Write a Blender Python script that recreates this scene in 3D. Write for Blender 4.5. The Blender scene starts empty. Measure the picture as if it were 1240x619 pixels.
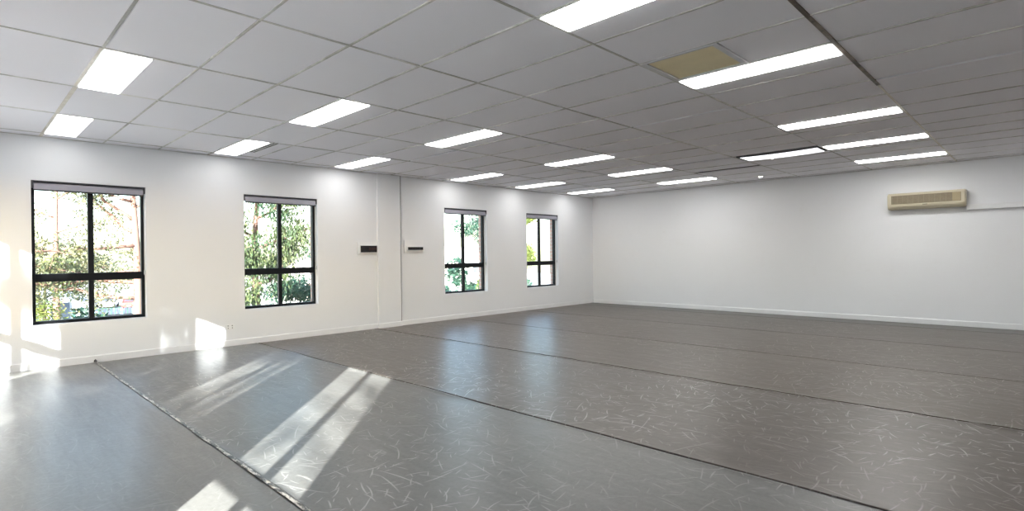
import bpy, bmesh, math, random
from mathutils import Vector, Matrix, noise

C = bpy.context.scene.collection
sc = bpy.context.scene

# ------------------------------------------------------------------ camera
cam_d = bpy.data.cameras.new('camera')
cam_d.sensor_width = 36.0
cam_d.lens = 36.0 * 661.8 / 1240.0
cam_d.clip_start = 0.02
cam_d.clip_end = 600
cam = bpy.data.objects.new('camera', cam_d)
C.objects.link(cam)
yaw, pitch, roll = 0.7735, -0.0018, -0.0121
F = Vector((-math.sin(yaw) * math.cos(pitch), math.cos(yaw) * math.cos(pitch), math.sin(pitch)))
Rt = Vector((math.cos(yaw), math.sin(yaw), 0))
U = Rt.cross(F)
r_ = Rt * math.cos(roll) + U * math.sin(roll)
u_ = -Rt * math.sin(roll) + U * math.cos(roll)
M = Matrix((r_, u_, -F)).transposed().to_4x4()
M.translation = Vector((8.49, 0.15, 1.2835))
cam.matrix_world = M
sc.camera = cam

# ------------------------------------------------------------------ world, sun, exposure
SUN_DIR = Vector((2.04, -1.90, 1.0)).normalized()      # towards the sun
SUN_STRENGTH = 26.0
SKY_STRENGTH = 0.55
PANEL_STRENGTH = 10.0
world = bpy.data.worlds.new('sky')
sc.world = world
world.use_nodes = True
wn = world.node_tree.nodes
bg = wn['Background']
sky = wn.new('ShaderNodeTexSky')
sky.sky_type = 'NISHITA'
sky.sun_disc = False
sky.sun_elevation = math.asin(SUN_DIR.z)
sky.sun_rotation = math.atan2(SUN_DIR.x, SUN_DIR.y)
sky.air_density = 1.0
sky.dust_density = 1.5
sky.ozone_density = 1.0
world.node_tree.links.new(sky.outputs[0], bg.inputs[0])
bg.inputs[1].default_value = SKY_STRENGTH

sun_d = bpy.data.lights.new('sun', 'SUN')
sun_d.energy = SUN_STRENGTH
sun_d.angle = math.radians(0.53)
sun_d.color = (1.0, 0.99, 0.975)
sun = bpy.data.objects.new('sun', sun_d)
C.objects.link(sun)
sun.rotation_euler = SUN_DIR.to_track_quat('Z', 'Y').to_euler()

vs = sc.view_settings
vs.view_transform = 'Standard'
vs.look = 'None'
vs.exposure = 0.80
vs.gamma = 1.0
vs.use_curve_mapping = False
sc.cycles.max_bounces = 10
sc.cycles.diffuse_bounces = 6
sc.cycles.transparent_max_bounces = 16
sc.cycles.caustics_reflective = False
sc.cycles.caustics_refractive = False
sc.cycles.sample_clamp_indirect = 6.0
try:
    sc.cycles.use_denoising = True
except Exception:
    pass

# ------------------------------------------------------------------ room numbers (metres)
CH = 2.748          # ceiling height
L = 11.88           # back wall (y)
XR = 11.4           # right wall (x)
YF = -0.60          # front wall, behind the camera (y)
GZ = -5.5           # ground outside
AX0, AXS = 0.24, 1.2        # ceiling bars across x
BY0, BYS = 0.892, 0.6       # ceiling bars across y
WZ0, WZ1 = 0.515, 2.227     # window opening heights
WIN_L = [(0.80, 1.94), (3.172, 4.315), (6.945, 8.093), (9.328, 10.46)]
WIN_F = [(0.91, 2.05), (2.88, 4.02), (5.05, 6.19), (6.97, 8.11)]

# ------------------------------------------------------------------ helpers
def tag(o, label=None, cat=None, group=None, kind=None):
    if label: o['label'] = label
    if cat: o['category'] = cat
    if group: o['group'] = group
    if kind: o['kind'] = kind
    return o

def empty(name, loc=(0, 0, 0), rz=0.0):
    o = bpy.data.objects.new(name, None)
    o.empty_display_size = 0.2
    o.location = loc
    o.rotation_euler = (0, 0, rz)
    C.objects.link(o)
    return o

def obj(name, bm, mats, parent=None, smooth=False):
    me = bpy.data.meshes.new(name)
    bmesh.ops.recalc_face_normals(bm, faces=bm.faces)
    bm.to_mesh(me)
    bm.free()
    if not isinstance(mats, (list, tuple)): mats = [mats]
    for m in mats: me.materials.append(m)
    if smooth:
        for p in me.polygons: p.use_smooth = True
    o = bpy.data.objects.new(name, me)
    C.objects.link(o)
    if parent: o.parent = parent
    return o

def BM(): return bmesh.new()

def box(bm, x0, x1, y0, y1, z0, z1, bev=0.0, mi=0, seg=2):
    vs_ = [bm.verts.new((x, y, z)) for x in (x0, x1) for y in (y0, y1) for z in (z0, z1)]
    idx = [(0, 1, 3, 2), (4, 6, 7, 5), (0, 4, 5, 1), (2, 3, 7, 6), (0, 2, 6, 4), (1, 5, 7, 3)]
    fs = [bm.faces.new([vs_[i] for i in f]) for f in idx]
    for f in fs: f.material_index = mi
    if bev > 0:
        es = list({e for f in fs for e in f.edges})
        r = bmesh.ops.bevel(bm, geom=es, offset=bev, segments=seg, affect='EDGES', profile=0.6)
        for f in r['faces']: f.material_index = mi
    return vs_

def tube(bm, pts, radii, n=8, cap=True, mi=0):
    pts = [Vector(p) for p in pts]
    if not isinstance(radii, (list, tuple)): radii = [radii] * len(pts)
    rings = []
    prev = None
    for i, p in enumerate(pts):
        if i == 0: d = pts[1] - pts[0]
        elif i == len(pts) - 1: d = pts[-1] - pts[-2]
        else: d = pts[i + 1] - pts[i - 1]
        d.normalize()
        if prev is None:
            a = Vector((0, 0, 1)) if abs(d.z) < 0.9 else Vector((1, 0, 0))
            s = d.cross(a).normalized()
        else:
            s = (prev - d * prev.dot(d)).normalized()
        prev = s
        t = d.cross(s)
        rings.append([bm.verts.new(p + (s * math.cos(2 * math.pi * k / n) + t * math.sin(2 * math.pi * k / n)) * radii[i]) for k in range(n)])
    for a, b in zip(rings[:-1], rings[1:]):
        for k in range(n):
            f = bm.faces.new((a[k], a[(k + 1) % n], b[(k + 1) % n], b[k]))
            f.material_index = mi
            f.smooth = True
    if cap:
        for rg in (rings[0], rings[-1]):
            try: bm.faces.new(rg).material_index = mi
            except ValueError: pass

def prism(bm, prof, a0, a1, axis='x', mi=0):
    """profile points extruded along an axis; profile given in the other two axes (in order)."""
    def P(p, a):
        if axis == 'x': return (a, p[0], p[1])
        if axis == 'y': return (p[0], a, p[1])
        return (p[0], p[1], a)
    A = [bm.verts.new(P(p, a0)) for p in prof]
    B = [bm.verts.new(P(p, a1)) for p in prof]
    n = len(prof)
    bm.faces.new(A).material_index = mi
    bm.faces.new(list(reversed(B))).material_index = mi
    for i in range(n):
        bm.faces.new((A[i], A[(i + 1) % n], B[(i + 1) % n], B[i])).material_index = mi

# ------------------------------------------------------------------ materials
class NT:
    def __init__(s, name):
        s.m = bpy.data.materials.new(name)
        s.m.use_nodes = True
        s.t = s.m.node_tree
        s.b = s.t.nodes['Principled BSDF']
    def n(s, typ, **kw):
        nd = s.t.nodes.new(typ)
        for k, v in kw.items():
            if k.startswith('_'): setattr(nd, k[1:], v)
            else: nd.inputs[k.replace('__', ' ')].default_value = v
        return nd
    def l(s, a, b): s.t.links.new(a, b)
    def math(s, op, a, b=None, c=None, clamp=False):
        nd = s.t.nodes.new('ShaderNodeMath')
        nd.operation = op
        nd.use_clamp = clamp
        for i, v in enumerate((a, b, c)):
            if v is None: continue
            if isinstance(v, (int, float)): nd.inputs[i].default_value = v
            else: s.l(v, nd.inputs[i])
        return nd.outputs[0]
    def mix(s, fac, a, b):
        nd = s.t.nodes.new('ShaderNodeMix')
        nd.data_type = 'RGBA'
        for inp, v in ((nd.inputs[0], fac), (nd.inputs[6], a), (nd.inputs[7], b)):
            if isinstance(v, (int, float)): inp.default_value = v
            elif isinstance(v, (tuple, list)): inp.default_value = (*v, 1) if len(v) == 3 else v
            else: s.l(v, inp)
        return nd.outputs[2]

def simple(name, col, rough=0.6, spec=0.5, metal=0.0, var=0.06, scale=6.0, bump=0.0, bscale=60.0):
    k = NT(name)
    geo = k.n('ShaderNodeNewGeometry')
    nz = k.n('ShaderNodeTexNoise', Scale=scale, Detail=4.0)
    k.l(geo.outputs['Position'], nz.inputs['Vector'])
    c2 = tuple(max(0, c * (1 - var)) for c in col)
    k.l(k.mix(nz.outputs[0], col, c2), k.b.inputs['Base Color'])
    k.b.inputs['Roughness'].default_value = rough
    k.b.inputs['Specular IOR Level'].default_value = spec
    k.b.inputs['Metallic'].default_value = metal
    if bump > 0:
        bn = k.n('ShaderNodeTexNoise', Scale=bscale, Detail=3.0)
        k.l(geo.outputs['Position'], bn.inputs['Vector'])
        bp = k.n('ShaderNodeBump', Strength=bump, Distance=0.01)
        k.l(bn.outputs[0], bp.inputs['Height'])
        k.l(bp.outputs[0], k.b.inputs['Normal'])
    return k.m

def emitter(name, col, strength):
    k = NT(name)
    k.b.inputs['Base Color'].default_value = (0.85, 0.85, 0.85, 1)
    k.b.inputs['Emission Color'].default_value = (*col, 1)
    k.b.inputs['Emission Strength'].default_value = strength
    return k.m

def wall_material():
    k = NT('white wall paint')
    geo = k.n('ShaderNodeNewGeometry')
    n1 = k.n('ShaderNodeTexNoise', Scale=0.8, Detail=3.0)
    n2 = k.n('ShaderNodeTexNoise', Scale=4.5, Detail=6.0, Roughness=0.7)
    for n_ in (n1, n2): k.l(geo.outputs['Position'], n_.inputs['Vector'])
    c1 = k.mix(n1.outputs[0], (0.785, 0.80, 0.82), (0.755, 0.77, 0.79))
    f = k.math('MULTIPLY', k.math('SUBTRACT', n2.outputs[0], 0.58, clamp=True), 1.2, clamp=True)
    k.l(k.mix(f, c1, (0.70, 0.695, 0.68)), k.b.inputs['Base Color'])
    k.b.inputs['Roughness'].default_value = 0.55
    k.b.inputs['Specular IOR Level'].default_value = 0.3
    n3 = k.n('ShaderNodeTexNoise', Scale=90.0, Detail=2.0)
    k.l(geo.outputs['Position'], n3.inputs['Vector'])
    bp = k.n('ShaderNodeBump', Strength=0.08, Distance=0.004)
    k.l(n3.outputs[0], bp.inputs['Height'])
    k.l(bp.outputs[0], k.b.inputs['Normal'])
    return k.m

def brick_material():
    k = NT('pink brick')
    geo = k.n('ShaderNodeNewGeometry')
    sep = k.n('ShaderNodeSeparateXYZ')
    k.l(geo.outputs['Position'], sep.inputs[0])
    cmb = k.n('ShaderNodeCombineXYZ')
    k.l(k.math('ADD', sep.outputs[0], sep.outputs[1]), cmb.inputs[0])
    k.l(sep.outputs[2], cmb.inputs[1])
    br = k.n('ShaderNodeTexBrick', Scale=1.0)
    br.inputs['Color1'].default_value = (0.66, 0.42, 0.34, 1)
    br.inputs['Color2'].default_value = (0.58, 0.38, 0.31, 1)
    br.inputs['Mortar'].default_value = (0.62, 0.58, 0.52, 1)
    br.inputs['Brick Width'].default_value = 0.24
    br.inputs['Row Height'].default_value = 0.086
    br.inputs['Mortar Size'].default_value = 0.01
    k.l(cmb.outputs[0], br.inputs['Vector'])
    k.l(br.outputs[0], k.b.inputs['Base Color'])
    k.b.inputs['Roughness'].default_value = 0.9
    return k.m

def mat_material(name, col, warm, scuff=1.0, seed=0.0):
    """worn black vinyl dance floor with pale curved shoe scratches"""
    k = NT(name)
    geo = k.n('ShaderNodeNewGeometry')
    off = k.n('ShaderNodeVectorMath', _operation='ADD')
    k.l(geo.outputs['Position'], off.inputs[0])
    off.inputs[1].default_value = (seed * 3.7, seed * 1.9, 0)
    P = off.outputs[0]
    big = k.n('ShaderNodeTexNoise', Scale=0.7, Detail=5.0, Roughness=0.6)
    k.l(P, big.inputs['Vector'])
    mp = k.n('ShaderNodeMapping')
    mp.inputs['Scale'].default_value = (1.2, 9.0, 1.0)
    k.l(P, mp.inputs['Vector'])
    streak = k.n('ShaderNodeTexNoise', Scale=1.6, Detail=6.0, Roughness=0.65, Distortion=0.8)
    k.l(mp.outputs[0], streak.inputs['Vector'])
    fine = k.n('ShaderNodeTexNoise', Scale=34.0, Detail=4.0, Roughness=0.7)
    k.l(P, fine.inputs['Vector'])
    c = k.mix(big.outputs[0], col, warm)
    dk = tuple(x * 0.72 for x in col)
    lt = tuple(min(1, x * 1.35) for x in col)
    c = k.mix(k.math('MULTIPLY', k.math('SUBTRACT', streak.outputs[0], .25, clamp=True), 1.4), c, dk)
    c = k.mix(k.math('MULTIPLY', k.math('SUBTRACT', fine.outputs[0], .3, clamp=True), 1.4), c, lt)
    dens = k.n('ShaderNodeTexNoise', Scale=0.55, Detail=2.0)
    k.l(P, dens.inputs['Vector'])
    density = k.math('MULTIPLY', k.math('SUBTRACT', dens.outputs[0], 0.25, clamp=True), 2.2, clamp=True)
    total = None
    #        scale, half length, half width, curve, keep, opacity
    layers = [(1.9, 0.20, 0.0044, 0.4, 0.85, 0.95), (2.9, 0.13, 0.0044, -0.8, 0.85, 1.0), (3.7, 0.10, 0.0040, 1.4, 0.85, 0.95), (2.4, 0.14, 0.0038, 0.2, 0.85, 0.90),
              (5.2, 0.08, 0.0036, -2.0, 0.80, 0.90), (1.1, 0.40, 0.0036, 0.3, 0.55, 0.55), (7.5, 0.055, 0.0030, 1.5, 0.85, 0.8), (4.5, 0.085, 0.0034, -0.4, 0.85, 0.9), (6.1, 0.06, 0.0034, 0.5, 0.85, 0.85)]
    for li, (s, hl, hw, cv, keep, op) in enumerate(layers):
        mp2 = k.n('ShaderNodeMapping')
        mp2.inputs['Location'].default_value = (li * 5.31, li * 2.77, 0)
        mp2.inputs['Rotation'].default_value = (0, 0, li * 0.7)
        k.l(P, mp2.inputs['Vector'])
        vor = k.n('ShaderNodeTexVoronoi', Scale=s)
        vor.voronoi_dimensions = '2D'
        k.l(mp2.outputs[0], vor.inputs['Vector'])
        sub = k.n('ShaderNodeVectorMath', _operation='SUBTRACT')
        k.l(mp2.outputs[0], sub.inputs[0])
        k.l(vor.outputs['Position'], sub.inputs[1])
        col_s = k.n('ShaderNodeSeparateColor')
        k.l(vor.outputs['Color'], col_s.inputs[0])
        rot = k.n('ShaderNodeVectorRotate', _rotation_type='Z_AXIS')
        k.l(sub.outputs[0], rot.inputs['Vector'])
        k.l(k.math('MULTIPLY', col_s.outputs[0], 6.283), rot.inputs['Angle'])
        sx = k.n('ShaderNodeSeparateXYZ')
        k.l(rot.outputs[0], sx.inputs[0])
        x, y = sx.outputs[0], sx.outputs[1]
        yy = k.math('ADD', y, k.math('MULTIPLY', k.math('MULTIPLY', x, x), cv))
        ln = k.math('MULTIPLY', k.math('ADD', col_s.outputs[1], 0.35), hl * 0.75)
        a = k.math('LESS_THAN', k.math('ABSOLUTE', yy), hw)
        t = k.math('SUBTRACT', 1.0, k.math('DIVIDE', k.math('ABSOLUTE', x), ln), clamp=True)
        t = k.math('POWER', t, 0.5)
        kp = k.math('LESS_THAN', col_s.outputs[2], keep)
        m_ = k.math('MULTIPLY', k.math('MULTIPLY', a, t), k.math('MULTIPLY', kp, op))
        total = m_ if total is None else k.math('MAXIMUM', total, m_)
    total = k.math('MULTIPLY', k.math('MULTIPLY', total, density), scuff * .74, clamp=True)
    c = k.mix(total, c, (0.62, 0.60, 0.57))
    k.l(c, k.b.inputs['Base Color'])
    rg = k.math('ADD', k.math('MULTIPLY', k.math('MAXIMUM', streak.outputs[0], 0.35), 0.16), 0.27)
    rg = k.math('ADD', rg, k.math('MULTIPLY', total, 0.15))
    k.l(rg, k.b.inputs['Roughness'])
    k.b.inputs['Specular IOR Level'].default_value = 0.42
    wv = k.n('ShaderNodeTexNoise', Scale=7.0, Detail=3.0)
    k.l(P, wv.inputs['Vector'])
    h = k.math('ADD', k.math('MULTIPLY', wv.outputs[0], 1.0), k.math('MULTIPLY', fine.outputs[0], 0.12))
    bp = k.n('ShaderNodeBump', Strength=0.35, Distance=0.006)
    k.l(h, bp.inputs['Height'])
    k.l(bp.outputs[0], k.b.inputs['Normal'])
    return k.m

def leaf_material(name, c1, c2, scale=1.2):
    k = NT(name)
    geo = k.n('ShaderNodeNewGeometry')
    nz = k.n('ShaderNodeTexNoise', Scale=scale, Detail=5.0, Roughness=0.8)
    k.l(geo.outputs['Position'], nz.inputs['Vector'])
    rmp = k.n('ShaderNodeValToRGB')
    rmp.color_ramp.elements[0].position = 0.35
    rmp.color_ramp.elements[1].position = 0.65
    rmp.color_ramp.elements[0].color = (*c1, 1)
    rmp.color_ramp.elements[1].color = (*c2, 1)
    k.l(nz.outputs[0], rmp.inputs[0])
    k.l(rmp.outputs[0], k.b.inputs['Base Color'])
    k.b.inputs['Roughness'].default_value = 0.5
    tr = k.n('ShaderNodeBsdfTranslucent')
    k.l(rmp.outputs[0], tr.inputs[0])
    mx = k.n('ShaderNodeMixShader')
    mx.inputs[0].default_value = 0.35
    k.l(k.b.outputs[0], mx.inputs[1])
    k.l(tr.outputs[0], mx.inputs[2])
    k.l(mx.outputs[0], k.t.nodes['Material Output'].inputs[0])
    return k.m

def glass_material():
    k = NT('window glass')
    tb = k.n('ShaderNodeBsdfTransparent')
    tb.inputs[0].default_value = (0.96, 0.98, 0.97, 1)
    gl = k.n('ShaderNodeBsdfGlossy')
    gl.inputs['Roughness'].default_value = 0.02
    geo = k.n('ShaderNodeNewGeometry')
    dt = k.n('ShaderNodeVectorMath', _operation='DOT_PRODUCT')
    k.l(geo.outputs['Normal'], dt.inputs[0])
    k.l(geo.outputs['Incoming'], dt.inputs[1])
    graze = k.math('POWER', k.math('SUBTRACT', 1.0, k.math('ABSOLUTE', dt.outputs['Value']), clamp=True), 5.0)
    mx = k.n('ShaderNodeMixShader')
    k.l(k.math('ADD', k.math('MULTIPLY', graze, 0.92), 0.04), mx.inputs[0])
    k.l(tb.outputs[0], mx.inputs[1])
    k.l(gl.outputs[0], mx.inputs[2])
    k.l(mx.outputs[0], k.t.nodes['Material Output'].inputs[0])
    return k.m

def tape_material():
    k = NT('worn silver tape')
    geo = k.n('ShaderNodeNewGeometry')
    mp = k.n('ShaderNodeMapping')
    mp.inputs['Scale'].default_value = (5.0, 16.0, 1.0)
    k.l(geo.outputs['Position'], mp.inputs['Vector'])
    nz = k.n('ShaderNodeTexNoise', Scale=2.2, Detail=8.0, Roughness=0.75)
    k.l(mp.outputs[0], nz.inputs['Vector'])
    r = k.n('ShaderNodeValToRGB')
    r.color_ramp.elements[0].position = 0.47
    r.color_ramp.elements[0].color = (0.03, 0.03, 0.03, 1)
    r.color_ramp.elements[1].position = 0.56
    r.color_ramp.elements[1].color = (0.55, 0.52, 0.46, 1)
    k.l(nz.outputs[0], r.inputs[0])
    k.l(r.outputs[0], k.b.inputs['Base Color'])
    k.b.inputs['Roughness'].default_value = 0.35
    return k.m

def bar_material(name, a, b, sc_=2.0):
    k = NT(name)
    geo = k.n('ShaderNodeNewGeometry')
    nz = k.n('ShaderNodeTexNoise', Scale=sc_, Detail=6.0, Roughness=0.7)
    k.l(geo.outputs['Position'], nz.inputs['Vector'])
    r = k.n('ShaderNodeValToRGB')
    r.color_ramp.elements[0].position = 0.42
    r.color_ramp.elements[1].position = 0.6
    r.color_ramp.elements[0].color = (*a, 1)
    r.color_ramp.elements[1].color = (*b, 1)
    k.l(nz.outputs[0], r.inputs[0])
    k.l(r.outputs[0], k.b.inputs['Base Color'])
    k.b.inputs['Roughness'].default_value = 0.5
    return k.m

def grille_material():
    return simple('vent grille brown', (0.30, 0.25, 0.17), 0.6)

m_wall = wall_material()
m_brick = brick_material()
m_trim = simple('white trim gloss', (0.80, 0.81, 0.825), 0.35)
m_tile = simple('ceiling tile', (0.925, 0.92, 0.96), 0.9, 0.1, var=0.04, scale=1.1, bump=0.15, bscale=180)
m_bar = bar_material('ceiling bar grey', (0.42, 0.41, 0.38), (0.70, 0.69, 0.66))
m_bar_cream = bar_material('ceiling bar cream', (0.62, 0.57, 0.49), (0.80, 0.77, 0.70))
m_bar_dark = bar_material('ceiling bar rusty', (0.06, 0.04, 0.025), (0.24, 0.19, 0.14), 3.0)
m_bar_mix = bar_material('ceiling bar mixed', (0.38, 0.37, 0.35), (0.85, 0.84, 0.80), 1.3)
m_plenum = simple('dark ceiling void', (0.03, 0.028, 0.025), 0.9)
m_black = simple('black window frame', (0.006, 0.007, 0.009), 0.4, 0.25)
m_dark = simple('dark bracket', (0.05, 0.05, 0.06), 0.4)
m_blind = simple('grey blind fabric', (0.36, 0.36, 0.42), 0.75, bump=0.05)
m_blindrail = simple('blind bottom rail', (0.02, 0.02, 0.025), 0.4)
m_chain = simple('blind chain', (0.55, 0.55, 0.56), 0.3)
m_glass = glass_material()
m_subfloor = simple('dark subfloor', (0.035, 0.033, 0.03), 0.7)
m_tape = tape_material()
PF = {0: (.36, .42, .68, .62, .60, .62), 1: (.8, .85, .95, 1.0, 1.0, 1.15), 2: (1, 1.1, 1.1, 1.1, 1.1, 1.5), 3: (.65, .65, .65, .7, .8, 1.2)}
m_panels = {(q, w): emitter('light diffuser %d %d' % (q, w), (1.0, 0.985, 0.965), PANEL_STRENGTH * f) for q in PF for w, f in enumerate(PF[q])}
m_panel = m_panels[(0, 0)]
m_panel_dim = emitter('light diffuser dim', (0.93, 0.94, 1.0), 0.95)
m_lframe = simple('light frame white', (0.75, 0.75, 0.74), 0.4)
m_beige = simple('beige panel', (0.95, 0.84, 0.54), 0.7, var=0.12, scale=9)
m_alu = simple('aluminium edge', (0.62, 0.62, 0.63), 0.35, metal=0.2)
m_ac = simple('aged cream plastic', (0.55, 0.50, 0.37), 0.5)
m_ac_dark = simple('aged dark brown plastic', (0.20, 0.17, 0.11), 0.6)  # brown of the grille backing and badge
m_grille = grille_material()
m_white = simple('white plastic', (0.80, 0.81, 0.82), 0.4)
m_smoke = simple('smoked black cover', (0.010, 0.008, 0.008), 0.15)
m_switch = simple('dark red breaker', (0.035, 0.008, 0.006), 0.3)
m_strip_shade = simple('grey strip shade', (0.16, 0.16, 0.155), 0.7)  # shade line at the pilaster edge, put into colour

# ------------------------------------------------------------------ setting: walls
def wall_cells(holes, a0, a1, z0, z1):
    """rectangles (a, z) covering the wall around the holes"""
    As = sorted({a0, a1, *[h for p in holes for h in p]})
    out = []
    for p, q in zip(As[:-1], As[1:]):
        if any(abs(p - h[0]) < 1e-6 for h in holes):
            out += [(p, q, z0, WZ0), (p, q, WZ1, z1)]
        else:
            out.append((p, q, z0, z1))
    return out

ZB, ZT = -0.1, 3.0
T1, T2 = 0.14, 0.27       # plaster depth, full depth with brick
bm = BM()
for p, q, z0, z1 in wall_cells(WIN_L, YF - T2, L + T2, ZB, ZT): box(bm, -T1, 0, p, q, z0, z1)
wl = tag(obj('wall_left', bm, m_wall), kind='structure')
bm = BM()
for p, q, z0, z1 in wall_cells(WIN_L, YF - T2, L + T2, GZ, 3.6): box(bm, -T2, -T1, p, q, z0, z1)
obj('brick_facing', bm, m_brick, wl)
bm = BM()
for p, q, z0, z1 in wall_cells(WIN_F, 0.0, XR, ZB, ZT): box(bm, p, q, YF - T1, YF, z0, z1)
wf = tag(obj('wall_front', bm, m_wall), kind='structure')
bm = BM()
for p, q, z0, z1 in wall_cells(WIN_F, 0.0, XR, GZ, 3.6): box(bm, p, q, YF - T2, YF - T1, z0, z1)
obj('brick_facing', bm, m_brick, wf)
bm = BM(); box(bm, 0, XR, L, L + T2, ZB, ZT); tag(obj('wall_back', bm, m_wall), kind='structure')
bm = BM(); box(bm, XR, XR + T2, YF - T2, L + T2, ZB, ZT); tag(obj('wall_right', bm, m_wall), kind='structure')
bm = BM(); box(bm, 0, XR, YF, L, -0.1, -0.004); tag(obj('floor', bm, m_subfloor), kind='structure')
# shallow pilaster on the window wall; grey strip paints the shade line beside it
bm = BM(); box(bm, 0, 0.045, 5.415, 5.885, -0.004, CH, 0.003); tag(obj('wall_pilaster', bm, m_wall), kind='structure')
bm = BM(); box(bm, 0, 0.030, 5.885, 5.906, 0.09, CH); tag(obj('pilaster_shade_strip', bm, m_strip_shade), kind='structure')

# baseboards
def board(name, kind, segs):
    bm = BM()
    for s in segs:
        a0, a1, off = s
        if kind == 'left': prism(bm, [(off, 0), (off + .014, 0), (off + .014, .082), (off + .008, .09), (off, .09)], a0, a1, 'y')
        if kind == 'back': prism(bm, [(L, 0), (L - .014, 0), (L - .014, .082), (L - .008, .09), (L, .09)], a0, a1, 'x')
        if kind == 'front': prism(bm, [(YF, 0), (YF + .014, 0), (YF + .014, .082), (YF + .008, .09), (YF, .09)], a0, a1, 'x')
        if kind == 'right': prism(bm, [(XR, 0), (XR - .014, 0), (XR - .014, .082), (XR - .008, .09), (XR, .09)], a0, a1, 'y')
    return tag(obj(name, bm, m_trim), kind='structure')
board('baseboard_left', 'left', [(YF, 5.415, 0), (5.40, 5.90, .045), (5.906, L, 0)])
board('baseboard_back', 'back', [(0.014, XR - .014, 0)])
board('baseboard_front', 'front', [(0.014, XR - .014, 0)])
board('baseboard_right', 'right', [(YF, L, 0)])

# ------------------------------------------------------------------ ceiling
LIGHTS = []            # (i, j, column, row): cell with its light in the half nearest the camera
for ci, i in enumerate((0, 2, 5, 8)):  # last column is unseen, added to brighten ceiling and back wall
    for rj, j in enumerate((0, 3, 6, 10, 13, 16)):
        if ci == 2 and rj == 0: continue
        LIGHTS.append((i, j, ci, rj))
light_cells = {(i, j) for i, j, _, _ in LIGHTS}
DROP = (4, 13)
BEIGE = (5, 5)
rng = random.Random(11)
# edges where a tile has slipped and leaves a dark slot: (i, j): (y0 shrink, y1 shrink, x0 shrink, x1 shrink)
SLIP = {(3, 14): (0.0, 0.17, 0, 0), (5, 4): (.0, 0, 0, 0), (5, 1): (0, 0, 0, .0), (6, 8): (.04, 0, 0, 0), (4, 8): (.04, 0, 0, 0), (4, 10): (0, 0, 0, .03),
        (4, 12): (.0, .10, 0, 0), (2, 8): (0, 0, 0, .03), (0, 9): (.03, 0, 0, 0), (2, 10): (0, 0, .025, 0), (1, 7): (0.03, 0, 0, 0), (3, 12): (0, .09, 0, 0)}
i_max = int((XR - AX0) / AXS) + 1
ceil = BM()
def tile(bm, x0, x1, y0, y1, tilt=True):
    x0, x1, y0, y1 = max(x0, 0.0), min(x1, XR), max(y0, YF), min(y1, L)
    if x1 - x0 < .02 or y1 - y0 < .02: return
    vs_ = box(bm, x0, x1, y0, y1, CH, CH + .014)
    if tilt:
        a, b, c = rng.uniform(0, .004), rng.uniform(0, .004), rng.uniform(0, .003)
        for v in vs_:
            fx = (v.co.x - x0) / (x1 - x0); fy = (v.co.y - y0) / (y1 - y0)
            v.co.z += a * fx + b * fy + c
for i in range(-1, i_max):
    for j in range(-3, 19):
        x0, x1 = AX0 + AXS * i, AX0 + AXS * (i + 1)
        y0, y1 = BY0 + BYS * j, BY0 + BYS * (j + 1)
        g = .004
        if (i, j) in light_cells:
            tile(ceil, x0 + g, x1 - g, y0 + .31, y1 - g)
        elif (i, j) == DROP:
            tile(ceil, x0 + g, x1 - g, y0 + .40, y1 - g)
        elif (i, j) == BEIGE:
            tile(ceil, x0 + .62, x1 - g, y0 + g, y1 - g)
        else:
            s = SLIP.get((i, j), (0, 0, 0, 0))
            tile(ceil, x0 + g + s[2], x1 - g - s[3], y0 + g + s[0], y1 - g - s[1])
ceiling = tag(obj('ceiling', ceil, m_tile), kind='structure')
bm = BM(); box(bm, 0, XR, YF, L, CH + .20, CH + .25); obj('ceiling_void', bm, m_plenum, ceiling)
skip = {(3, 15), (6, 8), (4, 8), (4, 13), (0, 9), (1, 7), (3, 13)}       # (i, j): bar segment at BY0+.6j between bars i and i+1 slipped away
bars = {'grey': BM(), 'cream': BM(), 'mix': BM()}
for i in range(-1, i_max):
    x0, x1 = max(0, AX0 + AXS * i), min(XR, AX0 + AXS * (i + 1))
    for j in range(-2, 19):
        if (i, j) in skip or j % 1: continue
        y = BY0 + BYS * j
        if not (YF < y < L): continue
        which = 'cream' if (j == 0 and i < 3) else ('mix' if rng.random() < .25 and i < 5 else 'grey')
        w = .016 if which == 'cream' else .0085
        box(bars[which], x0, x1, y - w, y + w, CH - .0015 + rng.uniform(-.0004, .0004), CH + .030)
for i in range(0, i_max):
    x = AX0 + AXS * i
    if i == 6 or x > XR: continue
    j0 = YF
    for j in range(-2, 20):
        y1 = min(L, BY0 + BYS * j)
        if y1 <= j0: continue
        if (i, j) in {(3, 9), (3, 11), (5, 11), (5, 12)}:
            j0 = y1
            continue
        which = 'mix' if (i < 3 and rng.random() < .35) else 'grey'
        box(bars[which], x - .0085, x + .0085, j0, y1, CH - .003, CH + .032)
        j0 = y1
obj('grid_bar', bars['grey'], m_bar, ceiling)
obj('grid_bar', bars['mix'], m_bar_mix, ceiling)
obj('grid_bar', bars['cream'], m_bar_cream, ceiling)
bm = BM()
box(bm, 7.44 - .014, 7.44 + .014, YF, 5.9, CH - .004, CH + .032)
obj('rusty_bar', bm, m_bar_dark, ceiling)['label'] = 'dark rust-stained ceiling bar'
bm = BM()
box(bm, 7.44 - .009, 7.44 + .009, 5.9, L, CH - .0035, CH + .032)
obj('grid_bar', bm, m_bar_cream, ceiling)
# wall angle round the edge of the ceiling
def angle(name, segs):
    bm = BM()
    for s in segs: box(bm, *s)
    return tag(obj(name, bm, m_bar), kind='structure')
za, zb = CH - .006, CH - .001
angle('trim_2', [(0, .022, YF, 5.415, za, zb), (.045, .067, 5.415, 5.885, za, zb), (0, .022, 5.906, L, za, zb)])
angle('trim_3', [(.022, XR - .022, L - .022, L, za, zb)])
angle('trim_4', [(.022, XR - .022, YF, YF + .022, za, zb)])
angle('trim_5', [(XR - .022, XR, YF, L, za, zb)])

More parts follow.
